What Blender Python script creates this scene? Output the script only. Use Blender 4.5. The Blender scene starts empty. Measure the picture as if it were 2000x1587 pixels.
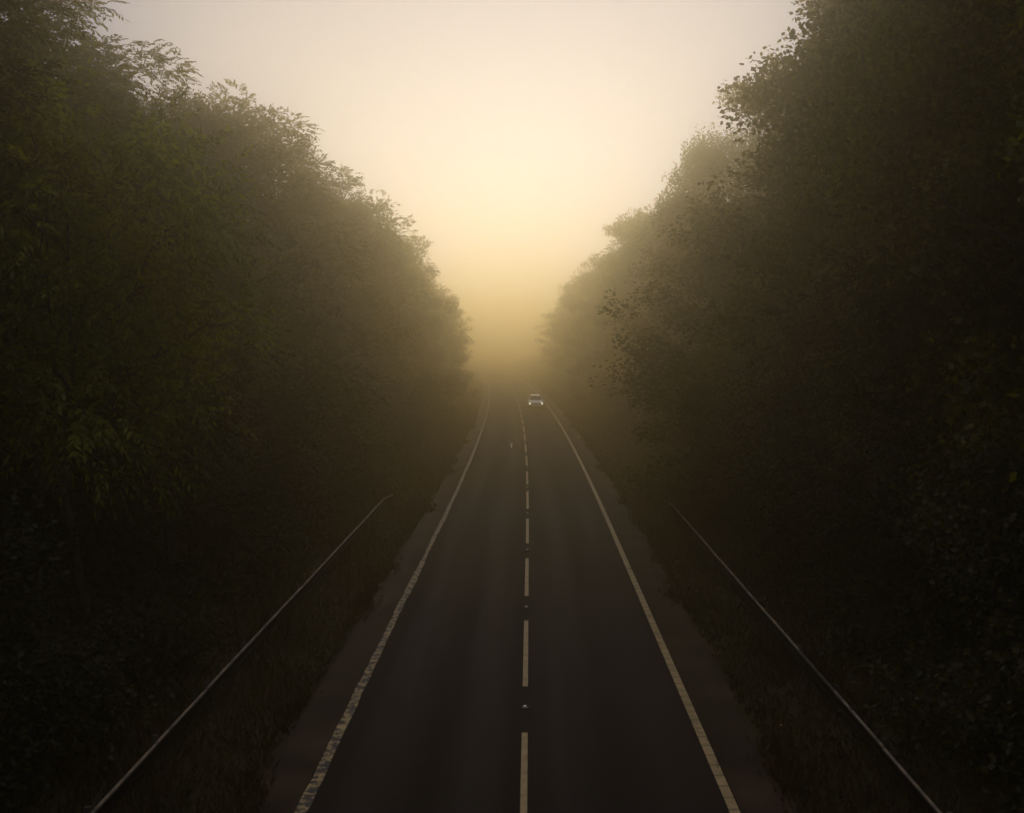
import bpy, math, random
import numpy as np

sc = bpy.context.scene
COL = sc.collection
CAM_H = 7.9

# ------------------------------------------------------------------ helpers
def cx(y):
    """lateral position of the road's centre line at distance y (gentle left-hand bend)"""
    x = -0.1
    if y > 45: x -= (y - 45) ** 2 / 6820.0
    if y > 200: x -= (y - 200) ** 2 / 4000.0
    return x

def cxa(y):
    y = np.asarray(y, float)
    return -0.1 - np.clip(y - 45, 0, None) ** 2 / 6820.0 - np.clip(y - 200, 0, None) ** 2 / 4000.0

def bank(off, y):
    """height of the ground at lateral offset off from the road centre"""
    a = abs(off)
    h = 0.0
    if a > 4.6: h = -0.05 - 0.10 * math.sin(min(1, (a - 4.6) / 2.0) * math.pi)
    if a > 6.6: h += 0.10 * (a - 6.6)
    if a > 8.5:
        t = min(1, (a - 8.5) / 16.0)
        top = 7.0 - 6.0 * min(1, max(0, (y - 215) / 60.0))          # the cutting runs out beyond the bend
        h += top * t * t * (3 - 2 * t)
    if a > 5.2:
        h += 0.10 * min(1, (a - 5.2)) * (math.sin(y * .31 + off) + math.sin(y * .127 + off * .7 + 2))
    return h

def tag(o, label=None, cat=None, group=None, kind=None):
    if label: o['label'] = label
    if cat: o['category'] = cat
    if group: o['group'] = group
    if kind: o['kind'] = kind
    return o

def empty(name, loc=(0, 0, 0), rz=0.0):
    o = bpy.data.objects.new(name, None); COL.objects.link(o)
    o.location = loc; o.rotation_euler = (0, 0, rz)
    o.empty_display_size = 0.3
    return o

def mesh_np(name, V, F, mat, parent=None, smooth=False, uv=None):
    """V (n,3) array, F list of faces or (m,k) array"""
    me = bpy.data.meshes.new(name)
    V = np.asarray(V, dtype=np.float32)
    if isinstance(F, np.ndarray):
        k = F.shape[1]; m = F.shape[0]
        me.vertices.add(len(V)); me.vertices.foreach_set('co', V.ravel())
        me.loops.add(m * k); me.loops.foreach_set('vertex_index', F.astype(np.int32).ravel())
        me.polygons.add(m); me.polygons.foreach_set('loop_start', np.arange(0, m * k, k, dtype=np.int32))
        me.update(calc_edges=True)
    else:
        me.from_pydata([tuple(v) for v in V], [], F)
    if uv is not None:
        l = me.uv_layers.new(name='UVMap')
        idx = np.empty(len(me.loops), dtype=np.int32); me.loops.foreach_get('vertex_index', idx)
        l.data.foreach_set('uv', np.asarray(uv, dtype=np.float32)[idx].ravel())
    if smooth:
        me.polygons.foreach_set('use_smooth', np.ones(len(me.polygons), dtype=bool))
    if mat: me.materials.append(mat)
    o = bpy.data.objects.new(name, me); COL.objects.link(o)
    if parent: o.parent = parent
    return o

# ------------------------------------------------------------------ materials
def new_mat(name):
    m = bpy.data.materials.new(name); m.use_nodes = True
    nt = m.node_tree; nt.nodes.clear()
    out = nt.nodes.new('ShaderNodeOutputMaterial')
    return m, nt, out

def N(nt, t, **kw):
    n = nt.nodes.new(t)
    for k, v in kw.items():
        if hasattr(n, k): setattr(n, k, v)
        else: n.inputs[k].default_value = v
    return n

def ramp(nt, fac, stops):
    r = nt.nodes.new('ShaderNodeValToRGB')
    e = r.color_ramp.elements
    while len(e) < len(stops): e.new(0.5)
    for i, (p, c) in enumerate(stops):
        e[i].position = p; e[i].color = tuple(c) + (1,)
    nt.links.new(fac, r.inputs[0])
    return r

def principled(name, col, rough=0.6, metal=0.0, noise=None, spec=0.5, bump=None):
    m, nt, out = new_mat(name)
    p = N(nt, 'ShaderNodeBsdfPrincipled')
    p.inputs['Roughness'].default_value = rough
    p.inputs['Metallic'].default_value = metal
    p.inputs['Specular IOR Level'].default_value = spec
    tc = N(nt, 'ShaderNodeTexCoord')
    sc_, amt = noise or (8, 0.15)
    n = N(nt, 'ShaderNodeTexNoise', Scale=sc_, Detail=5.0)
    nt.links.new(tc.outputs['Object'], n.inputs['Vector'])
    lo = [c * (1 - amt) for c in col]; hi = [min(1, c * (1 + amt)) for c in col]
    r = ramp(nt, n.outputs['Fac'], [(0.3, lo), (0.7, hi)])
    nt.links.new(r.outputs[0], p.inputs['Base Color'])
    if bump:
        b = N(nt, 'ShaderNodeBump', Strength=bump[1], Distance=0.02)
        n2 = N(nt, 'ShaderNodeTexNoise', Scale=bump[0], Detail=3.0)
        nt.links.new(tc.outputs['Object'], n2.inputs['Vector'])
        nt.links.new(n2.outputs['Fac'], b.inputs['Height'])
        nt.links.new(b.outputs[0], p.inputs['Normal'])
    nt.links.new(p.outputs[0], out.inputs[0])
    return m

def leaf_mat(name, dark, mid, light, transl=0.35):
    m, nt, out = new_mat(name)
    tc = N(nt, 'ShaderNodeTexCoord')
    oi = N(nt, 'ShaderNodeObjectInfo')
    geo = N(nt, 'ShaderNodeNewGeometry')
    n = N(nt, 'ShaderNodeTexNoise', Scale=0.55, Detail=3.0)
    nt.links.new(tc.outputs['Object'], n.inputs['Vector'])
    a = N(nt, 'ShaderNodeMath', operation='MULTIPLY_ADD')
    nt.links.new(geo.outputs['Random Per Island'], a.inputs[0]); a.inputs[1].default_value = 0.34
    nt.links.new(n.outputs['Fac'], a.inputs[2])
    b = N(nt, 'ShaderNodeMath', operation='MULTIPLY_ADD')
    nt.links.new(oi.outputs['Random'], b.inputs[0]); b.inputs[1].default_value = 0.22
    nt.links.new(a.outputs[0], b.inputs[2])
    r = ramp(nt, b.outputs[0], [(0.42, dark), (0.72, mid), (1.0, light)])
    d = N(nt, 'ShaderNodeBsdfDiffuse'); nt.links.new(r.outputs[0], d.inputs[0])
    t = N(nt, 'ShaderNodeBsdfTranslucent')
    hs = N(nt, 'ShaderNodeHueSaturation'); hs.inputs['Saturation'].default_value = 1.25; hs.inputs['Value'].default_value = 1.5
    hs.inputs['Hue'].default_value = 0.49
    nt.links.new(r.outputs[0], hs.inputs['Color']); nt.links.new(hs.outputs[0], t.inputs[0])
    mx = N(nt, 'ShaderNodeMixShader'); mx.inputs[0].default_value = transl
    nt.links.new(d.outputs[0], mx.inputs[1]); nt.links.new(t.outputs[0], mx.inputs[2])
    g = N(nt, 'ShaderNodeBsdfGlossy'); g.inputs['Roughness'].default_value = 0.42
    g.inputs['Color'].default_value = (0.8, 0.8, 0.75, 1)
    mx2 = N(nt, 'ShaderNodeMixShader'); mx2.inputs[0].default_value = 0.018
    nt.links.new(mx.outputs[0], mx2.inputs[1]); nt.links.new(g.outputs[0], mx2.inputs[2])
    nt.links.new(mx2.outputs[0], out.inputs[0])
    return m

M = {}
M['leaf_green'] = leaf_mat('leaf_green', (.015, .016, .003), (.044, .046, .006), (.135, .140, .012), .48)
M['leaf_olive'] = leaf_mat('leaf_olive', (.018, .017, .004), (.056, .050, .007), (.165, .145, .016), .48)
M['leaf_brown'] = leaf_mat('leaf_brown', (.024, .013, .003), (.066, .038, .008), (.145, .088, .014), .42)
M['leaf_pale'] = leaf_mat('leaf_pale', (.030, .038, .012), (.065, .078, .024), (.120, .135, .040), 0.45)
M['leaf_bright'] = leaf_mat('leaf_bright', (.026, .034, .004), (.085, .105, .010), (.24, .26, .02), 0.45)
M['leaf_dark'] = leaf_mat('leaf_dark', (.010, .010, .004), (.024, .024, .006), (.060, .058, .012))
M['bark'] = principled('bark', (.045, .035, .026), .9, noise=(6, .5), bump=(20, .6))
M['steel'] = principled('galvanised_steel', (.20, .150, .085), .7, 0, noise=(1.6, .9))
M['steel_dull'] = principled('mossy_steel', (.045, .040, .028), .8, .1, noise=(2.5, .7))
M['steel_shade'] = principled('shaded_steel', (.010, .008, .006), .95, 0, noise=(4, .5), spec=.1)  # shade on the beam below its lip, put into the colour
M['post'] = principled('steel_post', (.10, .095, .085), .6, .5, noise=(6, .4))
M['car_paint'] = principled('silver_paint', (.80, .80, .77), .16, .1, noise=(2, .04))
M['glass'] = principled('car_glass', (.05, .055, .055), .08, 0, spec=.8)
M['rubber'] = principled('black_rubber', (.02, .02, .02), .8)
M['plastic'] = principled('dark_plastic', (.03, .03, .03), .55)
M['rim'] = principled('alloy', (.45, .45, .44), .35, .8)
M['plate'] = principled('number_plate', (.75, .75, .72), .5)
M['stud_body'] = principled('cast_iron', (.012, .011, .010), .8, .2)
M['stud_glass'] = principled('stud_dome', (.6, .58, .52), .10, 0, spec=1.0)
M['litter'] = principled('yellow_scrap', (.75, .50, .08), .5)

def emission(name, col, s):
    m, nt, out = new_mat(name)
    e = N(nt, 'ShaderNodeEmission'); e.inputs[0].default_value = col + (1,); e.inputs[1].default_value = s
    nt.links.new(e.outputs[0], out.inputs[0]); return m
M['lamp'] = emission('headlamp_glow', (1.0, .88, .62), 9)

def asphalt(name, base, track, dirty):
    """UV.x = offset across the road in metres, UV.y = distance along it"""
    m, nt, out = new_mat(name)
    L = nt.links.new
    uv = N(nt, 'ShaderNodeUVMap')
    sep = N(nt, 'ShaderNodeSeparateXYZ'); L(uv.outputs[0], sep.inputs[0])
    p = N(nt, 'ShaderNodeBsdfPrincipled')
    # fine grain
    g = N(nt, 'ShaderNodeTexNoise', Scale=38.0, Detail=4.0); L(uv.outputs[0], g.inputs['Vector'])
    # long streaks
    mp = N(nt, 'ShaderNodeMapping'); mp.inputs['Scale'].default_value = (1.6, 0.035, 1); L(uv.outputs[0], mp.inputs[0])
    s = N(nt, 'ShaderNodeTexNoise', Scale=1.0, Detail=5.0); L(mp.outputs[0], s.inputs['Vector'])
    # blotches
    bl = N(nt, 'ShaderNodeTexNoise', Scale=0.45, Detail=6.0); L(uv.outputs[0], bl.inputs['Vector'])
    a = N(nt, 'ShaderNodeMath', operation='MULTIPLY_ADD'); L(s.outputs['Fac'], a.inputs[0]); a.inputs[1].default_value = track; L(g.outputs['Fac'], a.inputs[2])
    b = N(nt, 'ShaderNodeMath', operation='MULTIPLY_ADD'); L(bl.outputs['Fac'], b.inputs[0]); b.inputs[1].default_value = dirty; L(a.outputs[0], b.inputs[2])
    mid = .5 + .5 * track + .5 * dirty
    ab = N(nt, 'ShaderNodeMath', operation='ABSOLUTE'); L(sep.outputs[0], ab.inputs[0])
    ph = N(nt, 'ShaderNodeMath', operation='MULTIPLY_ADD'); L(ab.outputs[0], ph.inputs[0]); ph.inputs[1].default_value = 2 * math.pi / 1.8; ph.inputs[2].default_value = -2 * math.pi * .95 / 1.8
    co = N(nt, 'ShaderNodeMath', operation='COSINE'); L(ph.outputs[0], co.inputs[0])
    wt = N(nt, 'ShaderNodeMath', operation='MULTIPLY_ADD'); L(co.outputs[0], wt.inputs[0]); wt.inputs[1].default_value = .05 * track; L(b.outputs[0], wt.inputs[2]); b = wt
    r = ramp(nt, b.outputs[0], [(0, [c * .45 for c in base]), (0.5, base), (1, [c * 1.8 for c in base])])
    mr = N(nt, 'ShaderNodeMapRange'); L(b.outputs[0], mr.inputs[0])
    mr.inputs[1].default_value = mid - .5; mr.inputs[2].default_value = mid + .5
    L(mr.outputs[0], r.inputs[0])
    L(r.outputs[0], p.inputs['Base Color'])
    rr = N(nt, 'ShaderNodeMapRange'); L(s.outputs['Fac'], rr.inputs[0]); rr.inputs[3].default_value = .92; rr.inputs[4].default_value = .70
    rt = N(nt, 'ShaderNodeMath', operation='MULTIPLY_ADD'); L(co.outputs[0], rt.inputs[0]); rt.inputs[1].default_value = -.035; L(rr.outputs[0], rt.inputs[2])
    L(rt.outputs[0], p.inputs['Roughness'])
    p.inputs['Specular IOR Level'].default_value = .09
    bp = N(nt, 'ShaderNodeBump', Strength=.35, Distance=.01); L(g.outputs['Fac'], bp.inputs['Height']); L(bp.outputs[0], p.inputs['Normal'])
    L(p.outputs[0], out.inputs[0])
    return m
M['asphalt'] = asphalt('asphalt', (.019, .0130, .0105), .8, .7)
M['shoulder'] = asphalt('old_asphalt', (.044, .028, .016), .3, 3.2)

def paint(name, wear, worn_scale, ribs):
    m, nt, out = new_mat(name)
    L = nt.links.new
    uv = N(nt, 'ShaderNodeUVMap')
    sep = N(nt, 'ShaderNodeSeparateXYZ'); L(uv.outputs[0], sep.inputs[0])
    mp = N(nt, 'ShaderNodeMapping'); mp.inputs['Scale'].default_value = worn_scale + (1,); L(uv.outputs[0], mp.inputs[0])
    n = N(nt, 'ShaderNodeTexNoise', Scale=1.0, Detail=6.0, Roughness=.65); L(mp.outputs[0], n.inputs['Vector'])
    g = N(nt, 'ShaderNodeTexNoise', Scale=45.0, Detail=2.0); L(uv.outputs[0], g.inputs['Vector'])
    ad = N(nt, 'ShaderNodeMath', operation='MULTIPLY_ADD'); L(g.outputs['Fac'], ad.inputs[0]); ad.inputs[1].default_value = .30; L(n.outputs['Fac'], ad.inputs[2])
    r = N(nt, 'ShaderNodeMapRange'); L(ad.outputs[0], r.inputs[0])
    r.inputs[1].default_value = wear; r.inputs[2].default_value = wear + .05
    fac = r.outputs[0]
    if ribs:
        fr = N(nt, 'ShaderNodeMath', operation='FRACT')
        sm = N(nt, 'ShaderNodeMath', operation='MULTIPLY'); sm.inputs[1].default_value = 2.0
        L(sep.outputs[1], sm.inputs[0]); L(sm.outputs[0], fr.inputs[0])
        gt = N(nt, 'ShaderNodeMath', operation='GREATER_THAN'); gt.inputs[1].default_value = .14; L(fr.outputs[0], gt.inputs[0])
        mr = N(nt, 'ShaderNodeMapRange'); L(gt.outputs[0], mr.inputs[0]); mr.inputs[3].default_value = .45
        mu = N(nt, 'ShaderNodeMath', operation='MULTIPLY'); L(fac, mu.inputs[0]); L(mr.outputs[0], mu.inputs[1]); fac = mu.outputs[0]
    g2 = N(nt, 'ShaderNodeTexNoise', Scale=3.0, Detail=6.0); L(uv.outputs[0], g2.inputs['Vector'])
    pc = ramp(nt, g2.outputs['Fac'], [(.3, (.40, .285, .095)), (.7, (.64, .47, .19))])
    mix = N(nt, 'ShaderNodeMix', data_type='RGBA')
    L(fac, mix.inputs[0]); mix.inputs[6].default_value = (.03, .028, .028, 1); L(pc.outputs[0], mix.inputs[7])
    p = N(nt, 'ShaderNodeBsdfPrincipled'); p.inputs['Roughness'].default_value = .7
    L(mix.outputs[2], p.inputs['Base Color']); L(p.outputs[0], out.inputs[0])
    return m
M['paint_left'] = paint('worn_paint', .63, (5.0, 4.2), False)
M['paint_right'] = paint('ribbed_paint', .50, (4.0, 2.5), True)
M['paint_mid'] = paint('dash_paint', .47, (6.0, 6.0), False)

def ground_mat():
    m, nt, out = new_mat('earth_and_grass')
    L = nt.links.new
    tc = N(nt, 'ShaderNodeTexCoord')
    n = N(nt, 'ShaderNodeTexNoise', Scale=0.5, Detail=8.0); L(tc.outputs['Object'], n.inputs['Vector'])
    n2 = N(nt, 'ShaderNodeTexNoise', Scale=9.0, Detail=6.0); L(tc.outputs['Object'], n2.inputs['Vector'])
    a = N(nt, 'ShaderNodeMath', operation='MULTIPLY_ADD'); L(n2.outputs['Fac'], a.inputs[0]); a.inputs[1].default_value = .6; L(n.outputs['Fac'], a.inputs[2])
    r = ramp(nt, a.outputs[0], [(.5, (.022, .017, .010)), (.8, (.045, .040, .015)), (1.0, (.075, .062, .028))])
    p = N(nt, 'ShaderNodeBsdfPrincipled'); p.inputs['Roughness'].default_value = 1.0; p.inputs['Specular IOR Level'].default_value = .1
    b = N(nt, 'ShaderNodeBump', Strength=.8, Distance=.08); L(a.outputs[0], b.inputs['Height']); L(b.outputs[0], p.inputs['Normal'])
    L(r.outputs[0], p.inputs['Base Color']); L(p.outputs[0], out.inputs[0])
    return m
M['ground'] = ground_mat()
M['grass'] = leaf_mat('grass_blade', (.022, .017, .006), (.045, .035, .012), (.085, .065, .025), .3)

# ------------------------------------------------------------------ ground and road
offs = np.array([-560, -380, -240, -140, -80, -50, -34, -28, -24, -21, -18, -15.5, -13.5, -12, -10.5, -9.5, -8.5, -7.6, -6.8, -6, -5.2, -4.6, -2, 0])
offs = np.concatenate([offs, -offs[-2::-1]])
ys = np.concatenate([np.linspace(-600, -60, 12), np.arange(-50, 260, 2.0), np.arange(262, 420, 8.0), [460, 520, 600, 700]])
V = []; 
for y in ys:
    c = cx(min(y, 330)) if y > 0 else cx(0)
    for o in offs: V.append((c + o, y, bank(o, y)))
k = len(offs); F = np.array([(j * k + i, j * k + i + 1, (j + 1) * k + i + 1, (j + 1) * k + i) for j in range(len(ys) - 1) for i in range(k - 1)])
tag(mesh_np('ground', V, F, M['ground'], smooth=True), kind='structure')

def strip(name, y0, y1, a, b, z, mat, parent=None, step=1.0, rag=None, seed=0):
    """sheet that follows the road between offsets a and b; rag = (inner, outer) edge roughness in m"""
    n = max(2, int((y1 - y0) / step) + 1); yy = np.linspace(y0, y1, n)
    rng = np.random.RandomState(seed)
    ea = np.full(n, float(a)); eb = np.full(n, float(b))
    if rag:
        def rough(amp):
            r = np.interp(yy, np.arange(y0 - 1, y1 + 2, .6), rng.uniform(-1, 1, len(np.arange(y0 - 1, y1 + 2, .6))))
            r += 1.4 * np.interp(yy, np.arange(y0 - 3, y1 + 6, 4.3), rng.uniform(-1, 1, len(np.arange(y0 - 3, y1 + 6, 4.3))))
            return r * amp
        ea += rough(rag[0]); eb += rough(rag[1])
    c = cxa(yy)
    V = np.zeros((2 * n, 3)); V[0::2, 0] = c + ea; V[1::2, 0] = c + eb; V[0::2, 1] = yy; V[1::2, 1] = yy; V[:, 2] = z
    uv = np.zeros((2 * n, 2)); uv[0::2, 0] = ea; uv[1::2, 0] = eb; uv[:, 1] = V[:, 1]
    i = np.arange(n - 1) * 2
    F = np.stack([i, i + 1, i + 3, i + 2], 1)
    return mesh_np(name, V, F, mat, parent, uv=uv)

road = strip('road', -60, 330, -3.88, 3.67, .018, M['asphalt'], step=2)
tag(road, kind='structure')
tag(strip('road_shoulder', -60, 330, -4.72, -3.8, .012, M['shoulder'], step=.3, rag=(0, .06), seed=4), kind='structure').name = 'road_shoulder'
tag(strip('road_shoulder', -60, 330, 3.6, 4.66, .012, M['shoulder'], step=.3, rag=(0, .12), seed=9), kind='structure')
strip('edge_line', -20, 300, -3.84, -3.66, .022, M['paint_left'], road, step=.12, rag=(.018, .024), seed=2)
strip('edge_line', -20, 300, 3.46, 3.64, .022, M['paint_right'], road, step=1)
for kk in range(-2, 24):
    s = 16.12 + 9.13 * kk
    strip('centre_line_dash', s, s + 6.08, -.06, .06, .022, M['paint_mid'], road, step=1)
# small painted survey mark on the left lane
yk = 85.5; xk = cx(yk)
mk = [(-1.22, yk + .55, .30, .55), (-1.18, yk - 1.3, .11, 2.6)]
V = []; F = []
for (ox, oy, w, l) in mk:
    b0 = len(V); x0 = xk + ox + .1; V += [(x0 - w / 2 + .05, oy - l / 2, .0225), (x0 + w / 2, oy - l / 2, .0225), (x0 + w / 2, oy + l / 2, .0225), (x0 - w / 2 + .05, oy + l / 2, .0225)]
    F.append((b0, b0 + 1, b0 + 2, b0 + 3)); 
mesh_np('painted_mark', V[:4], [F[0]], M['plate'], road)
mesh_np('painted_mark', np.array(V[4:]) + np.array([0, 0, .003]), [(0, 1, 2, 3)], M['plate'], road)

# ------------------------------------------------------------------ road studs
def bm_box(V, F, c, s, taper=1.0):
    b = len(V); x, y, z = c; a, d, h = s[0] / 2, s[1] / 2, s[2] / 2
    for zz, t in ((-h, 1.0), (h, taper)):
        for xx, yy in ((-a, -d), (a, -d), (a, d), (-a, d)): V.append((x + xx * t, y + yy * t, z + zz))
    F += [(b + 3, b + 2, b + 1, b), (b + 4, b + 5, b + 6, b + 7)] + [(b + i, b + (i + 1) % 4, b + 4 + (i + 1) % 4, b + 4 + i) for i in range(4)]

ordn = ['first', 'second', 'third', 'fourth', 'fifth', 'sixth', 'seventh', 'eighth', 'ninth', 'tenth']
def make_stud():
    r = empty('road_stud')
    V = []; F = []
    bm_box(V, F, (0, 0, .008), (.22, .26, .012), .94)
    bm_box(V, F, (-.08, 0, .022), (.035, .2, .02), .8); bm_box(V, F, (.08, 0, .022), (.035, .2, .02), .8)
    mesh_np('housing', V, F, M['stud_body'], r)
    # rounded reflective insert: half dome lying along the road
    V = []; F = []; n = 10
    for yy, sc_ in ((-.075, .5), (-.05, .85), (0, 1), (.05, .85), (.075, .5)):
        for i in range(n + 1):
            t = math.pi * i / n; V.append((.055 * math.cos(t) * sc_, yy, .012 + .045 * math.sin(t) * sc_))
    k = n + 1
    for j in range(4):
        for i in range(n): F.append((j * k + i, j * k + i + 1, (j + 1) * k + i + 1, (j + 1) * k + i))
    F.append(tuple(range(k))); F.append(tuple(range(5 * k - 1, 4 * k - 1, -1)))
    mesh_np('reflector', V, F, M['stud_glass'], r, smooth=True)
    return r
proto = make_stud()
def copy_tree(o, parent=None):
    c = o.copy(); COL.objects.link(c); c.parent = parent
    for ch in list(o.children): copy_tree(ch, c)
    return c
for i in range(9):
    o = proto if i == 0 else copy_tree(proto)
    y = 23.75 + 9.13 * i; o.location = (cx(y), y, .02)
    lab = 'white domed road stud closest to the camera, in the gap after the nearest centre dash' if i == 0 else \
        'small domed road stud on the centre line, %s one counted from the camera' % ordn[i]
    tag(o, lab, 'road stud', 'reflecting studs in the gaps of the centre line')

o = mesh_np('litter', [(-.05, -.03, 0), (.06, -.02, .03), (.05, .04, .055), (-.04, .05, .04), (0, 0, .075)], [(0, 1, 4), (1, 2, 4), (2, 3, 4), (3, 0, 4), (3, 2, 1, 0)], M['litter'])
o.location = (5.15, 22.6, .05); o.scale = (.55, .55, .55)
tag(o, 'tiny yellow scrap of litter lying in the dark verge beside the right hard strip', 'litter')

# ------------------------------------------------------------------ crash barriers
PROF = [(p * .62, z) for (p, z) in [(0, 0), (.045, .035), (.08, .05), (.083, .10), (.045, .125), (.012, .155), (.045, .185), (.083, .21), (.08, .262), (.045, .280), (.0, .305), (-.018, .312)]]
def barrier(side, off, y0, y1, label):
    root = empty('crash_barrier', (cx((y0 + y1) / 2) + off, (y0 + y1) / 2, 0))
    inv = -root.location
    rng = random.Random(5 + side)
    def path(y):
        hook = 0
        if y > y1 - 1.6: hook = .30 * ((y - (y1 - 1.6)) / 1.6) ** 2
        return cx(y) + off - side * hook
    y = y0; seg = 0
    while y < y1 - .5:
        ye = min(y1, y + 3.2)
        n = max(2, int((ye - y) / .4) + 1); V = []; F = []
        dz = rng.uniform(-.012, .012)
        for j in range(n):
            yy = y + (ye - y) * j / (n - 1) + (0.0 if j else -.05)
            x = path(yy)
            for (p, z) in PROF: V.append((x - side * p + inv.x, yy + inv.y, .30 + z + dz))
            for (p, z) in reversed(PROF): V.append((x - side * (p - .006) + inv.x, yy + inv.y, .30 + z + dz - .004))
        k = 2 * len(PROF)
        for j in range(n - 1):
            for i in range(k): F.append((j * k + i, j * k + (i + 1) % k, (j + 1) * k + (i + 1) % k, (j + 1) * k + i))
        F.append(tuple(range(k))[::-1]); F.append(tuple(range((n - 1) * k, n * k)))
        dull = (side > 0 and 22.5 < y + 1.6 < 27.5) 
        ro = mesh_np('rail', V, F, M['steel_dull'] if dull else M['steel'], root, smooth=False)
        ro.data.materials.append(M['steel_shade'])
        for pi, pl in enumerate(ro.data.polygons):      # sky light on the upper lip painted in: pale lip, darkened faces below
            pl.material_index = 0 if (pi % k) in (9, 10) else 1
        V = []; F = []
        bm_box(V, F, (path(y + .2) + side * .09 + inv.x, y + .2 + inv.y, .22), (.10, .055, .86))
        bm_box(V, F, (path(y + .2) + side * .03 + inv.x, y + .2 + inv.y, .45), (.05, .10, .22))
        mesh_np('post', V, F, M['post'], root)
        y = ye; seg += 1
    tag(root, label, 'crash barrier', 'steel crash barriers beside the road')
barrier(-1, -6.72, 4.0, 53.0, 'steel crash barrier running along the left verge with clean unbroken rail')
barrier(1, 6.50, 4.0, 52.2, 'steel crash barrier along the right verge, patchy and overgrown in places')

# ------------------------------------------------------------------ oncoming car
def make_car():
    r = empty('oncoming_car')
    # local axes: nose towards -y, origin on the road under the middle of the car
    def loft(name, st, mat, parent, cap=True):
        """st: list of rings (same length)"""
        V = [p for s in st for p in s]; k = len(st[0]); F = []
        for j in range(len(st) - 1):
            for i in range(k): F.append((j * k + i, (j + 1) * k + i, (j + 1) * k + (i + 1) % k, j * k + (i + 1) % k))
        if cap: F.append(tuple(range(k))); F.append(tuple(range(len(V) - 1, len(V) - k - 1, -1)))
        return mesh_np(name, V, F, mat, parent, smooth=False)
    def ring(y, w, zb, zs, zt, crown):
        # lower body section, rounded
        h = w / 2
        pts = [(-h * .93, zb), (-h, zb + .12), (-h * 1.0, zs), (-h * .96, zt - .05), (-h * .86, zt), (-h * .4, zt + crown), (0, zt + crown * 1.2)]
        pts = pts + [(-x, z) for x, z in pts[-2::-1]]
        return [(x, y, z) for x, z in pts]
    st = [ring(-2.10, 1.35, .34, .50, .62, .02), ring(-2.02, 1.62, .26, .55, .74, .03), ring(-1.85, 1.74, .22, .60, .86, .04), ring(-1.4, 1.80, .20, .66, .95, .05),
          ring(-.85, 1.82, .20, .70, 1.02, .05), ring(0, 1.82, .20, .72, 1.02, .03), ring(1.2, 1.81, .20, .74, 1.04, .03), ring(1.85, 1.76, .24, .74, 1.04, .02), ring(2.08, 1.62, .32, .70, .98, .01)]
    body = loft('body', st, M['car_paint'], r)
    # greenhouse: glass block, roof and pillars over it
    def ring2(y, wb, wt, zb, zt):
        return [(-wb / 2, y, zb), (wb / 2, y, zb), (wt / 2, y, zt), (-wt / 2, y, zt)]
    # roof shell
    def rr(y, w, z, t):
        h = w / 2
        return [(-h, y, z - t), (-h * .97, y, z - t * .3), (-h * .8, y, z), (0, y, z + .025), (h * .8, y, z), (h * .97, y, z - t * .3), (h, y, z - t)]
    roof = loft('roof', [rr(-.12, 1.16, 1.53, .035), rr(.05, 1.22, 1.575, .06), rr(.8, 1.24, 1.60, .06), rr(1.6, 1.20, 1.57, .06), rr(1.72, 1.16, 1.54, .04)], M['car_paint'], r)
    ws = mesh_np('windscreen', [(-.74, -.86, 1.06), (.74, -.86, 1.06), (.60, -.10, 1.52), (-.60, -.10, 1.52), (0, -.92, 1.07), (0, -.16, 1.535)],
                 [(0, 4, 5, 3), (4, 1, 2, 5)], M['glass'], r)
    for s in (-1, 1):
        mesh_np('side_window', [(s * .80, -.70, 1.05), (s * .80, 1.5, 1.07), (s * .63, 1.45, 1.52), (s * .615, 0, 1.53)], [(0, 1, 2, 3)] if s > 0 else [(3, 2, 1, 0)], M['glass'], r)
        for (p0, p1) in (((s * .76, -.88, 1.03), (s * .60, -.09, 1.535)), ((s * .81, .45, 1.03), (s * .635, .5, 1.55)), ((s * .78, 1.9, 1.03), (s * .60, 1.66, 1.55))):
            V = []; F = []; b = 0; w = .035
            for p in (p0, p1):
                V += [(p[0] - w, p[1] - w, p[2]), (p[0] + w, p[1] - w, p[2]), (p[0] + w, p[1] + w, p[2]), (p[0] - w, p[1] + w, p[2])]
            F += [(b + 3, b + 2, b + 1, b), (b + 4, b + 5, b + 6, b + 7)] + [(b + i, b + (i + 1) % 4, b + 4 + (i + 1) % 4, b + 4 + i) for i in range(4)]
            mesh_np('pillar', V, F, M['car_paint'], r)
        # headlight
        V = []; F = []; n = 14
        hx, hz = s * .70, .69
        V.append((hx, -2.075, hz))
        for i in range(n):
            t = 2 * math.pi * i / n; V.append((hx + .10 * math.cos(t), -2.03, hz + .075 * math.sin(t)))
        for i in range(n): F.append((0, 1 + (i + 1) % n, 1 + i))
        F.append(tuple(range(1, n + 1)))
        hl = mesh_np('headlight', V, F, M['lamp'], r)
        # mirror
        V = []; F = []; bm_box(V, F, (s * .99, -.62, 1.09), (.20, .12, .15), .85); bm_box(V, F, (s * .90, -.60, 1.04), (.06, .06, .05))
        mesh_np('mirror', V, F, M['car_paint'], r)
    mesh_np('rear_window', [(-.68, 2.0, 1.05), (.68, 2.0, 1.05), (.58, 1.72, 1.5), (-.58, 1.72, 1.5)], [(3, 2, 1, 0)], M['glass'], r)
    V = []; F = []; bm_box(V, F, (0, -2.09, .62), (.88, .05, .12)); mesh_np('grille', V, F, M['plastic'], r)
    V = []; F = []; bm_box(V, F, (0, -2.08, .32), (1.50, .14, .15), .97); mesh_np('lower_bumper', V, F, M['plastic'], r)
    V = []; F = []; bm_box(V, F, (0, -2.13, .46), (.52, .03, .11)); mesh_np('number_plate', V, F, M['plate'], r)
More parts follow.
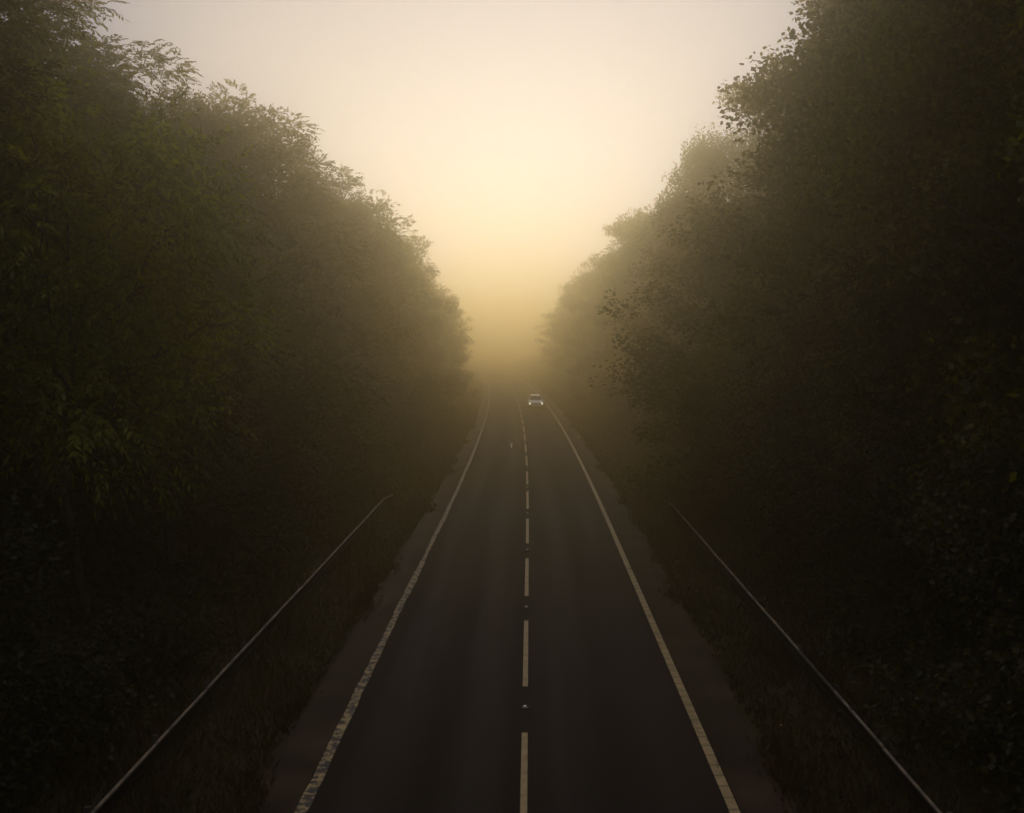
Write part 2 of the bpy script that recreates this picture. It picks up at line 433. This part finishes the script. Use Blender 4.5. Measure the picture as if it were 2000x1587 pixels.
    for s in (-1, 1):
        for yy in (-1.32, 1.32):
            V = []; F = []; n = 20
            for xx in (s * .66, s * .885):
                for rad in (.32, .20):
                    for i in range(n):
                        t = 2 * math.pi * i / n; V.append((xx, yy + rad * math.cos(t), .32 + rad * math.sin(t)))
            for i in range(n):
                j = (i + 1) % n
                F += [(i, j, 2 * n + j, 2 * n + i), (n + i, 3 * n + i, 3 * n + j, n + j), (2 * n + i, 2 * n + j, 3 * n + j, 3 * n + i), (i, n + i, n + j, j)]
            w = empty('wheel'); w.parent = r
            mesh_np('tyre', V, F, M['rubber'], w)
            V = [(s * .86, yy, .32)] + [(s * .84, yy + .2 * math.cos(2 * math.pi * i / n), .32 + .2 * math.sin(2 * math.pi * i / n)) for i in range(n)]
            mesh_np('rim', V, [(0, 1 + i, 1 + (i + 1) % n) for i in range(n)], M['rim'], w)
    return r
car = make_car()
yc = 132.0
car.location = (cx(yc) + 1.86, yc, .02)
car.rotation_euler = (0, 0, (yc - 45) / 3410.0)
tag(car, 'pale silver car driving towards the camera with both headlights lit', 'car')

# ------------------------------------------------------------------ foliage
def norm(a): return a / (np.linalg.norm(a, axis=-1, keepdims=True) + 1e-9)

def leaf_quads(P, D, Nn, ln, wd):
    """diamond leaves: base P, direction D, normal N"""
    S = norm(np.cross(D, Nn))
    n = len(P); V = np.empty((n, 4, 3), dtype=np.float32)
    ln = ln[:, None]; wd = wd[:, None]
    V[:, 0] = P; V[:, 1] = P + D * ln * .45 + S * wd * .5; V[:, 2] = P + D * ln; V[:, 3] = P + D * ln * .45 - S * wd * .5
    return V.reshape(-1, 3)

def tubes(paths, sides=5):
    """paths: list of (points (k,3), radii (k,))"""
    V = []; F = []; base = 0
    ang = np.arange(sides) * 2 * math.pi / sides
    for pts, rad in paths:
        pts = np.asarray(pts); k = len(pts)
        t = norm(np.gradient(pts, axis=0))
        a = np.where(np.abs(t[:, 2:3]) > .9, np.array([[1., 0, 0]]), np.array([[0, 0, 1.]]))
        u = norm(np.cross(t, a)); v = np.cross(t, u)
        ring = pts[:, None, :] + (u[:, None, :] * np.cos(ang)[None, :, None] + v[:, None, :] * np.sin(ang)[None, :, None]) * np.asarray(rad)[:, None, None]
        V.append(ring.reshape(-1, 3))
        j, i = np.meshgrid(np.arange(k - 1), np.arange(sides), indexing='ij')
        j = j.ravel(); i = i.ravel(); i2 = (i + 1) % sides
        F.append(np.stack([base + j * sides + i, base + j * sides + i2, base + (j + 1) * sides + i2, base + (j + 1) * sides + i], 1))
        base += k * sides
    return np.concatenate(V), np.concatenate(F)

def foliage(rng, C, Dout, n_spray, clump, style, ln, wd):
    """sprays of leaves round each clump centre C with outward direction Dout"""
    nC = len(C)
    idx = np.repeat(np.arange(nC), n_spray)
    n = len(idx)
    g = rng.normal(size=(n, 3)); g /= np.maximum(1.0, np.linalg.norm(g, axis=1, keepdims=True) / 1.6)
    size = rng.uniform(.65, 1.3, nC)[idx][:, None]
    P = C[idx] + g * clump * size * np.array([1, 1, .75])
    D = norm(norm(g) * .9 + Dout[idx] * .9 + rng.normal(size=(n, 3)) * .35 + np.array([0, 0, .15]))
    if style == 'ash':
        pairs = 4; Ls = .42
        out = []
        R = norm(np.cross(D, np.array([0, 0, 1.])) + rng.normal(size=(n, 3)) * .25)
        U = norm(np.cross(R, D))
        sl = rng.uniform(.7, 1.25, n)
        for p in range(pairs + 1):
            t = (p + .4) / (pairs + .4)
            B = P + D * (Ls * t * sl)[:, None] - np.array([0, 0, 1.]) * (.16 * t * t * sl)[:, None]
            if p == pairs: sgn = (0,)
            else: sgn = (-1, 1)
            for s in sgn:
                d = norm(D * (.6 if s else 1) + R * s * .85 - np.array([0, 0, .35 + .25 * t]) + rng.normal(size=(n, 3)) * .15)
                nn = norm(U + rng.normal(size=(n, 3)) * .35)
                out.append(leaf_quads(B, d, nn, ln * rng.uniform(.7, 1.15, n), wd * rng.uniform(.8, 1.1, n)))
        return np.concatenate(out)
    if style == 'broad':
        out = []
        for p in range(8):
            B = P + rng.normal(size=(n, 3)) * .17
            d = norm(D * .7 + rng.normal(size=(n, 3)) * .6 - np.array([0, 0, .3]))
            nn = norm(np.array([0, 0, 1.]) + rng.normal(size=(n, 3)) * .6)
            out.append(leaf_quads(B, d, nn, ln * rng.uniform(.6, 1.2, n), wd * rng.uniform(.8, 1.2, n)))
        return np.concatenate(out)
    if style == 'weep':
        out = []
        drop = rng.uniform(.5, 1.6, n)
        for p in range(9):
            t = p / 8
            B = P + D * (.25 * t) - np.array([0, 0, 1.]) * (drop * t)[:, None] + rng.normal(size=(n, 3)) * .05
            d = norm(rng.normal(size=(n, 3)) * .7 - np.array([0, 0, .8]))
            nn = norm(rng.normal(size=(n, 3)))
            out.append(leaf_quads(B, d, nn, ln * rng.uniform(.6, 1.1, n), wd * rng.uniform(.8, 1.2, n)))
        return np.concatenate(out)

def quadF(n): return np.arange(n * 4).reshape(n, 4)

def tree_meshes(seed, H, R, style, n_limb, n_sub, n_spray, clump, ln, wd, low=.07, peak=.45, stick=3):
    rng = np.random.RandomState(seed)
    # trunk
    k = 9; tz = np.linspace(0, H * .93, k)
    tp = np.stack([np.cumsum(rng.normal(0, .10, k)) * (tz > 0), np.cumsum(rng.normal(0, .10, k)) * (tz > 0), tz - .5], 1)
    tr = np.interp(tz / H, [0, .05, .4, .93], [.36, .27, .19, .03]) * H / 18
    paths = [(tp, tr)]; C = []; Do = []
    lob = rng.uniform(.72, 1.22, (6, 8))      # lumpy envelope
    for i in range(n_limb):
        f = low + (.96 - low) * ((i + rng.uniform(0, 1)) / n_limb)
        z0 = H * max(.05, f - .10 * (1 - f)) ; az = i * 2.399 + rng.uniform(-.5, .5)
        prof = np.interp(f, [0, low, peak, .8, 1.0], [.6, .78, 1.0, .72, .16])
        lump = lob[int(f * 5.99), int((az % (2 * math.pi)) / (2 * math.pi) * 7.99)]
        reach = R * prof * lump
        el = np.interp(f, [0, .5, 1], [.05, .5, 1.25]) + rng.uniform(-.15, .15)
        dirh = np.array([math.cos(az), math.sin(az), 0])
        m = 5; tt = np.linspace(0, 1, m)
        rise = reach * math.tan(min(el, 1.1)) * .75
        rise = min(rise, H * 1.0 - z0 if f > .5 else rise)
        b = np.array([np.interp(z0, tp[:, 2], tp[:, 0]), np.interp(z0, tp[:, 2], tp[:, 1]), z0])
        pts = b + dirh * (reach * tt ** .9)[:, None] + np.array([0, 0, 1.]) * (rise * tt ** 1.3)[:, None] + rng.normal(0, .12, (m, 3)) * tt[:, None]
        paths.append((pts, np.linspace(.09, .02, m) * H / 18 * (1.3 - .7 * f)))
        for j in range(n_sub):
            t = .25 + .75 * (j + rng.uniform(0, 1)) / n_sub
            b2 = np.array([np.interp(t, tt, pts[:, q]) for q in range(3)])
            d2 = norm(dirh * .8 + rng.normal(0, .65, 3) + np.array([0, 0, .25]))
            l2 = rng.uniform(.5, 1.5) * R / 5
            e = b2 + d2 * l2
            paths.append((np.stack([b2, b2 + d2 * l2 * .5 + rng.normal(0, .06, 3), e]), np.array([.03, .02, .008])))
            C.append(e); Do.append(norm(dirh + d2 + np.array([0, 0, .3])))
    # a few leading shoots that break the outline
    for i in range(stick):
        az = rng.uniform(0, 6.28); f = rng.uniform(.75, 1.0)
        rr = R * np.interp(f, [.7, 1], [.7, .1])
        b = np.array([math.cos(az) * rr, math.sin(az) * rr, H * f * .97])
        for q in range(3):
            C.append(b + np.array([math.cos(az) * .25 * q, math.sin(az) * .25 * q, .75 * q + .3])); Do.append(np.array([0, 0, 1.]))
        paths.append((np.stack([b - np.array([0, 0, 1.2]), b, C[-1]]), np.array([.04, .03, .01])))
    C = np.array(C); Do = np.array(Do)
    C[:, 2] = np.maximum(C[:, 2], .4)
    LV = foliage(rng, C, Do, n_spray, clump, style, ln, wd)
    TV, TF = tubes(paths)
    return TV, TF, LV

def tree_proto(name, mat, **kw):
    TV, TF, LV = tree_meshes(**kw)
    r = empty(name)
    mesh_np('trunk', TV, TF, M['bark'], r, smooth=True)
    mesh_np('crown', LV, quadF(len(LV) // 4), M[mat], r)
    return r

A = dict(n_limb=36, n_sub=9, n_spray=27, clump=.62, ln=.23, wd=.085)
B = dict(n_limb=36, n_sub=9, n_spray=29, clump=.62, ln=.19, wd=.15)
PR = {
    'ash0': tree_proto('ash_tree', 'leaf_olive', seed=1, H=18, R=5.2, style='ash', **A),
    'ash1': tree_proto('ash_tree', 'leaf_green', seed=2, H=18, R=5.0, style='ash', peak=.55, **A),
    'ash2': tree_proto('ash_tree', 'leaf_brown', seed=3, H=18, R=5.4, style='ash', peak=.38, **A),
    'map0': tree_proto('maple_tree', 'leaf_green', seed=4, H=18, R=5.6, style='broad', **B),
    'map1': tree_proto('maple_tree', 'leaf_brown', seed=5, H=18, R=5.2, style='broad', peak=.5, **B),
    'map2': tree_proto('maple_tree', 'leaf_olive', seed=6, H=18, R=5.6, style='broad', peak=.6, **B),
    'bri0': tree_proto('birch_tree', 'leaf_pale', seed=7, H=18, R=4.2, style='weep', n_limb=34, n_sub=9, n_spray=30, clump=.60, ln=.15, wd=.13, low=.15),
    'shr0': tree_proto('bush', 'leaf_bright', seed=8, H=7.0, R=3.2, style='ash', n_limb=22, n_sub=7, n_spray=24, clump=.5, ln=.19, wd=.07, low=.42, peak=.5, stick=2),
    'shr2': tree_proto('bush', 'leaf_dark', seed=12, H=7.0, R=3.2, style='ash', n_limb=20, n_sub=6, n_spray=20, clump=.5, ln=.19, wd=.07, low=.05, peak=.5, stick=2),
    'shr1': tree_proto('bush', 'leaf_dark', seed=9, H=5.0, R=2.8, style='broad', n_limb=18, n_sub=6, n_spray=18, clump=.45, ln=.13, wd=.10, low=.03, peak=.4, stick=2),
}
used = set()
def plant(kind, x, y, H, rad, rz, label, cat, group):
    p = PR[kind]
    o = p if kind not in used else copy_tree(p)
    used.add(kind)
    base = {'shr0': (7.0, 3.2), 'shr2': (7.0, 3.2), 'shr1': (5.0, 2.8), 'bri0': (18, 4.2)}.get(kind, (18, 5.3))
    sz = H / base[0]; sx = rad / base[1]
    c = cx(y)
    o.location = (c + x, y, bank(x, y) - .1)
    o.scale = (sx, sx, sz); o.rotation_euler = (0, 0, rz)
    tag(o, label, cat, group)
    return o

# (kind, offset from road centre, distance, height above the road, crown radius, turn, description)
LEFT = [
    ('map0', -17.5, 17, 19.0, 5.6, .3, 'dark broad-leaved tree at the far left edge, closest to the camera on that side'),
    ('ash1', -16.0, 25, 18.0, 5.0, 1.9, 'dark ash with sky showing through its thin top, cut by the top left corner'),
    ('ash0', -16.5, 33, 19.5, 5.0, 4.1, 'feathery olive ash reaching the top edge just right of the left corner'),
    ('ash1', -16.2, 41, 18.3, 4.6, 5.2, 'tall ash with drooping feathery leaves and a shoot rising above its top'),
    ('map2', -15.0, 49, 17.3, 4.8, 2.7, 'olive tree whose rounded top dips below the tall ash on the left bank'),
    ('ash0', -14.8, 57, 18.9, 5.2, 0.9, 'broad olive ash forming the shoulder halfway down the left tree line'),
    ('ash2', -14.6, 66, 18.2, 5.0, 3.6, 'brownish ash with ragged shoots in the middle of the left tree line'),
    ('map2', -14.2, 75, 17.2, 5.0, 1.2, 'rounded olive tree directly beyond the ragged brownish ash on the left'),
    ('ash0', -14.0, 85, 17.9, 5.0, 2.2, 'hazy ash with spiky tufts on its skyline side, halfway along the left'),
    ('ash1', -13.6, 95, 17.0, 5.0, 5.9, 'green ash fading in haze behind the spiky tufted one, left'),
    ('map0', -14.0, 106, 17.2, 5.0, 4.4, 'rounded hazy tree above the middle distance of the left edge line'),
    ('ash2', -13.7, 118, 16.6, 4.9, 0.2, 'brown tinted hazy ash low on the left skyline'),
    ('map1', -13.3, 131, 15.6, 4.8, 2.9, 'brown hazy tree just before the skyline steepens on the left'),
    ('ash0', -12.8, 145, 14.9, 4.8, 1.0, 'pale olive tree left of the fog gap, third from the left row\'s end'),
    ('map2', -12.3, 160, 14.0, 4.8, 3.3, 'fog-softened tree, second from the end of the visible left row'),
    ('map0', -11.6, 176, 12.6, 4.6, 5.0, 'last clear tree of the left row, its branch tips reaching toward the road'),
    ('ash1', -13.5, 196, 13.5, 4.6, 5.0, 'faint tree almost lost in fog beyond the end of the left row'),
]
RIGHT = [
    ('map0', 14.5, 17, 24.0, 5.6, 2.0, 'near-black broad tree at the right edge, nearest the camera on that side'),
    ('map2', 14.2, 24, 25.0, 5.6, 4.0, 'tall dark tree filling the top right corner, second nearest on the right bank'),
    ('map0', 14.0, 32, 25.0, 5.4, 0.5, 'dark green maple with a clear edge against brown foliage near the top right'),
    ('map2', 14.0, 41, 20.0, 5.8, 1.5, 'dark maple with leafy boughs reaching left in the middle of the right bank'),
    ('map0', 11.4, 49, 13.5, 6.2, 2.8, 'low dark tree overhanging the far end of the right crash barrier'),
    ('map1', 17.0, 53, 24.5, 5.2, 3.1, 'tall brown tree leaving the top edge with leaf clusters against the sky'),
    ('map2', 17.0, 63, 22.4, 5.4, 5.2, 'tall tree with stepped leafy tips on the right skyline below the tallest brown one'),
    ('map1', 12.2, 74, 16.5, 5.2, 0.7, 'shorter brown tree with boughs jutting toward the road on the right'),
    ('bri0', 14.6, 84, 22.3, 5.2, 1.1, 'pale weeping birch with hanging twigs on the right skyline'),
    ('ash2', 14.2, 95, 18.0, 5.0, 2.5, 'brown ash beneath and beyond the pale birch on the right'),
    ('ash0', 14.8, 106, 20.5, 5.0, 3.9, 'olive ash just beyond the pale birch, fading in haze'),
    ('map2', 14.4, 120, 20.8, 5.2, 4.8, 'rounded hazy crown with a small tuft jutting left, right skyline'),
    ('ash0', 14.4, 135, 19.2, 5.2, 0.1, 'hazy ash one step lower than the tufted rounded crown on the right'),
    ('map0', 14.6, 152, 18.8, 5.2, 1.4, 'pale hazy tree two steps below the tufted rounded crown on the right'),
    ('map2', 14.0, 170, 18.4, 5.2, 2.6, 'washed-out tree on the right, fifth from the vanishing end of the row'),
    ('ash0', 14.2, 190, 18.4, 5.2, 5.5, 'washed-out ash on the right, fourth from the vanishing end of the row'),
    ('map0', 14.4, 212, 18.0, 5.4, 3.0, 'ghostly tree in fog on the right, third from the vanishing end of the row'),
    ('ash1', 14.8, 236, 15.5, 5.4, 4.2, 'ghostly tree in fog on the right, second from the vanishing end of the row'),
    ('map2', 16.0, 258, 14.0, 5.4, 0.8, 'faintest tree in the fog, at the vanishing end of the right row'),
]
for (k, x, y, top, rad, rz, lab) in LEFT:
    plant(k, x, y, top - bank(x, y), rad, rz, lab, 'tree', 'trees along the left bank')
for (k, x, y, top, rad, rz, lab) in RIGHT:
    plant(k, x, y, top - bank(x, y), rad, rz, lab, 'tree', 'trees along the right bank')

SHR = [
    ('shr0', -10.9, 27, 11.4, 3.9, .4, 'bright green feathery bush lit in front of the dark left trees'),
    ('shr1', -10.5, 19, 4.5, 3.0, 1.4, 'very dark bush at the bottom left behind the crash barrier'),
    ('shr2', -10.8, 34, 7.5, 3.2, 2.4, 'feathery bush on the left bank right of the bright green one'),
    ('shr1', -10.4, 42, 5.0, 3.0, 3.1, 'rounded dark bush on the left bank level with the barrier middle'),
    ('shr2', -10.3, 51, 6.0, 3.0, 5.1, 'tall narrow bush beside the far end of the left barrier'),
    ('shr1', -10.2, 62, 4.6, 3.0, 0.3, 'rounded bush on the left bank a little past the barrier end'),
    ('shr1', -9.8, 76, 4.4, 3.0, 2.3, 'low bush under the left trees in the middle distance'),
    ('shr1', -9.4, 92, 4.2, 3.0, 4.3, 'low hazy bush under the left trees, two before the skyline foot'),
    ('shr1', -9.0, 112, 4.2, 3.0, 5.6, 'low hazy bush under the left trees, one before the skyline foot'),
    ('shr1', -8.4, 138, 4.0, 3.0, 1.1, 'faint bush at the foot of the left skyline near the road edge'),
    ('shr1', 10.4, 20, 5.5, 3.0, 2.0, 'near-black bush low in the bottom right corner'),
    ('shr2', 10.6, 28, 8.5, 3.3, 1.0, 'dark feathery bush on the right bank above the dull rail section'),
    ('shr1', 10.0, 36, 5.5, 3.0, 0.2, 'dark rounded bush behind the middle of the right barrier'),
    ('shr1', 9.1, 46.5, 3.6, 2.2, 4.0, 'dark bush spilling over the right barrier near its far end'),
    ('shr2', 10.2, 58, 6.5, 3.1, 3.0, 'bush on the right bank just past the barrier end'),
    ('shr1', 10.0, 70, 4.6, 3.0, 5.0, 'rounded brown-lit bush at the edge of the golden haze on the right'),
    ('shr1', 9.8, 86, 4.4, 3.0, 1.8, 'low hazy bush on the right bank nearer than the car'),
    ('shr1', 9.6, 104, 4.2, 3.0, 2.8, 'low hazy bush on the right bank shortly before the car'),
    ('shr1', 9.5, 126, 4.2, 3.0, 3.8, 'faint bush on the right bank level with the car'),
    ('shr1', 9.5, 150, 4.2, 3.0, 4.8, 'very faint bush on the right bank beyond the car'),
]
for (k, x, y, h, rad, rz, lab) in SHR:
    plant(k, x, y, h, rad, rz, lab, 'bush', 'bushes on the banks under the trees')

# continuous woodland behind the two rows (nobody could count it): one mass of leaf clumps
rng = np.random.RandomState(77)
n = 9000
yy = rng.uniform(-80, 250, n); side = np.where(rng.rand(n) < .5, -1, 1)
offv = side * rng.uniform(20.5, 30, n)
near = (yy < 11); offv = np.where(near, side * rng.uniform(11.5, 30, n), offv)        # beside and behind the bridge
top = np.where(side < 0, np.interp(yy, [0, 60, 100, 150, 190, 330], [21, 19, 16, 12, 10, 15]), np.interp(yy, [0, 60, 75, 95, 110, 330], [28, 27, 22, 18.5, 17.5, 17]))
top += 1.6 * np.sin(yy * .35 + side) + 1.0 * np.sin(yy * .93 + 2 * side)
bz = np.array([bank(a, b) for a, b in zip(offv, yy)])
zz = bz + rng.rand(n) ** .8 * (top - bz)
C = np.stack([cxa(yy) + offv, yy, zz], 1)
Dn = norm(np.stack([-side * 1.0, np.zeros(n), np.full(n, .5)], 1))
LV = foliage(rng, C, Dn, 7, 1.15, 'broad', .42, .34)
tag(mesh_np('woodland', LV, quadF(len(LV) // 4), M['leaf_green']), 'dense dark woodland behind the front trees on both banks', 'woodland', kind='stuff')

# undergrowth of brambles and nettles on the banks
n = 5200
yy = 8 + 230 * rng.rand(n) ** 1.4; side = np.where(rng.rand(n) < .5, -1, 1)
offv = side * (8.1 + 9 * rng.rand(n) ** 1.3)
zz = np.array([bank(a, b) for a, b in zip(offv, yy)]) + rng.uniform(.1, .9, n)
C = np.stack([cxa(yy) + offv, yy, zz], 1)
Dn = norm(np.stack([-side * .7, np.zeros(n), np.full(n, .7)], 1))
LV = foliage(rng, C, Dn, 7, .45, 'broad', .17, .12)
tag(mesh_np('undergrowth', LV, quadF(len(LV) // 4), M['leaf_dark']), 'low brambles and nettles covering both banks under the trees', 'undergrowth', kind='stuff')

# rough grass on the two verges
def grass(n, a, b, ymax):
    yy = 12 + (ymax - 12) * rng.rand(n) ** 1.7; side = np.where(rng.rand(n) < .5, -1, 1)
    offv = side * rng.uniform(a, b, n)
    offv = np.where((side > 0), offv - .12, offv)
    if b < 6:       # tufts that creep over the broken edge of the tarmac, in patches
        keep = (np.sin(yy * .9 + side * 2) + np.sin(yy * .37 + 1) * 1.2 + rng.normal(0, .5, n)) > (5.0 - np.abs(offv)) * 4.2 - .4
        yy, side, offv = yy[keep], side[keep], offv[keep]; n = len(yy)
    zz = np.array([bank(p, q) for p, q in zip(offv, yy)]) - .02
    P = np.stack([cxa(yy) + offv, yy, zz], 1)
    D = norm(rng.normal(size=(n, 3)) * np.array([.45, .45, .1]) + np.array([0, 0, 1.]))
    tall = .6 + .8 * (np.sin(yy * .5 + offv * 2) * .5 + .5) * np.clip((np.abs(offv) - 4.9) / 1.5, .2, 1)
    return leaf_quads(P, D, norm(rng.normal(size=(n, 3)) * np.array([1, 1, .1])), .36 * tall * rng.uniform(.5, 1.3, n), rng.uniform(.02, .05, n) * (1 + yy / 90))
LV = np.concatenate([grass(90000, 4.85, 9.2, 230), grass(22000, 4.35, 5.15, 120)])
tag(mesh_np('verge_grass', LV, quadF(len(LV) // 4), M['grass']), 'rough dry grass on both verges between road and bank', 'grass', kind='stuff')

# ------------------------------------------------------------------ haze
def haze(dens, col, g):
    m, nt, out = new_mat('haze')
    v = N(nt, 'ShaderNodeVolumePrincipled')
    v.inputs['Color'].default_value = col + (1,)
    v.inputs['Density'].default_value = dens
    v.inputs['Anisotropy'].default_value = g
    nt.links.new(v.outputs[0], out.inputs['Volume'])
    V = []; F = []
    bm_box(V, F, (0, 0, 0), (1400, 1500, 29.0))
    o = mesh_np('haze', V, F, m); o.location = (0, 50, 14.5 - 2.0)
    tag(o, 'thin golden morning fog filling the road cutting', 'haze', kind='stuff')
haze(.0074, (.988, .862, .53), .93)

# ------------------------------------------------------------------ light
SUN_EL, SUN_AZ = math.radians(8), math.radians(0)      # ahead of the camera, behind the fog
w = bpy.data.worlds.new('World'); sc.world = w; w.use_nodes = True
nt = w.node_tree; nt.nodes.clear()
out = nt.nodes.new('ShaderNodeOutputWorld'); bg = nt.nodes.new('ShaderNodeBackground')
sky = nt.nodes.new('ShaderNodeTexSky'); sky.sky_type = 'NISHITA'; sky.sun_disc = False
sky.sun_elevation = SUN_EL; sky.sun_rotation = SUN_AZ
sky.dust_density = 4.0; sky.air_density = 1.0; sky.ozone_density = 1.0
hs = nt.nodes.new('ShaderNodeHueSaturation'); hs.inputs['Saturation'].default_value = .12
nt.links.new(sky.outputs[0], hs.inputs['Color'])
tint = nt.nodes.new('ShaderNodeMix'); tint.data_type = 'RGBA'; tint.blend_type = 'MULTIPLY'; tint.inputs[0].default_value = 1
tint.inputs[7].default_value = (1.0, .96, 1.12, 1)
nt.links.new(hs.outputs[0], tint.inputs[6])
over = nt.nodes.new('ShaderNodeMix'); over.data_type = 'RGBA'; over.inputs[0].default_value = .8      # overcast veil over the clear sky
nt.links.new(tint.outputs[2], over.inputs[6]); over.inputs[7].default_value = (14.2, 13.8, 18.2, 1)
nt.links.new(over.outputs[2], bg.inputs[0]); bg.inputs[1].default_value = .05
nt.links.new(bg.outputs[0], out.inputs[0])

sl = bpy.data.lights.new('sun', 'SUN'); sl.energy = 1.42; sl.angle = math.radians(42); sl.color = (1, .93, .87)
so = bpy.data.objects.new('sun', sl); COL.objects.link(so)
so.rotation_euler = (math.radians(90) - SUN_EL, 0, math.pi - SUN_AZ) ; so.location = (0, 60, 60)

# ------------------------------------------------------------------ camera
cd = bpy.data.cameras.new('camera'); cam = bpy.data.objects.new('camera', cd); COL.objects.link(cam)
cam.location = (0, 0, CAM_H)
cam.rotation_euler = (math.radians(90 - 3.31), 0, math.radians(.92))
cd.sensor_width = 36; cd.lens = 36 * 2186 / 2000
cd.clip_end = 3000; cd.clip_start = .1
sc.camera = cam

sc.view_settings.view_transform = 'Standard'; sc.view_settings.look = 'None'
sc.view_settings.exposure = -1.1; sc.view_settings.gamma = 1
sc.render.engine = 'CYCLES'
cy = sc.cycles
cy.max_bounces = 8; cy.diffuse_bounces = 3; cy.glossy_bounces = 2; cy.transmission_bounces = 3; cy.volume_bounces = 4; cy.transparent_max_bounces = 8
cy.use_denoising = True
cy.sample_clamp_indirect = 5
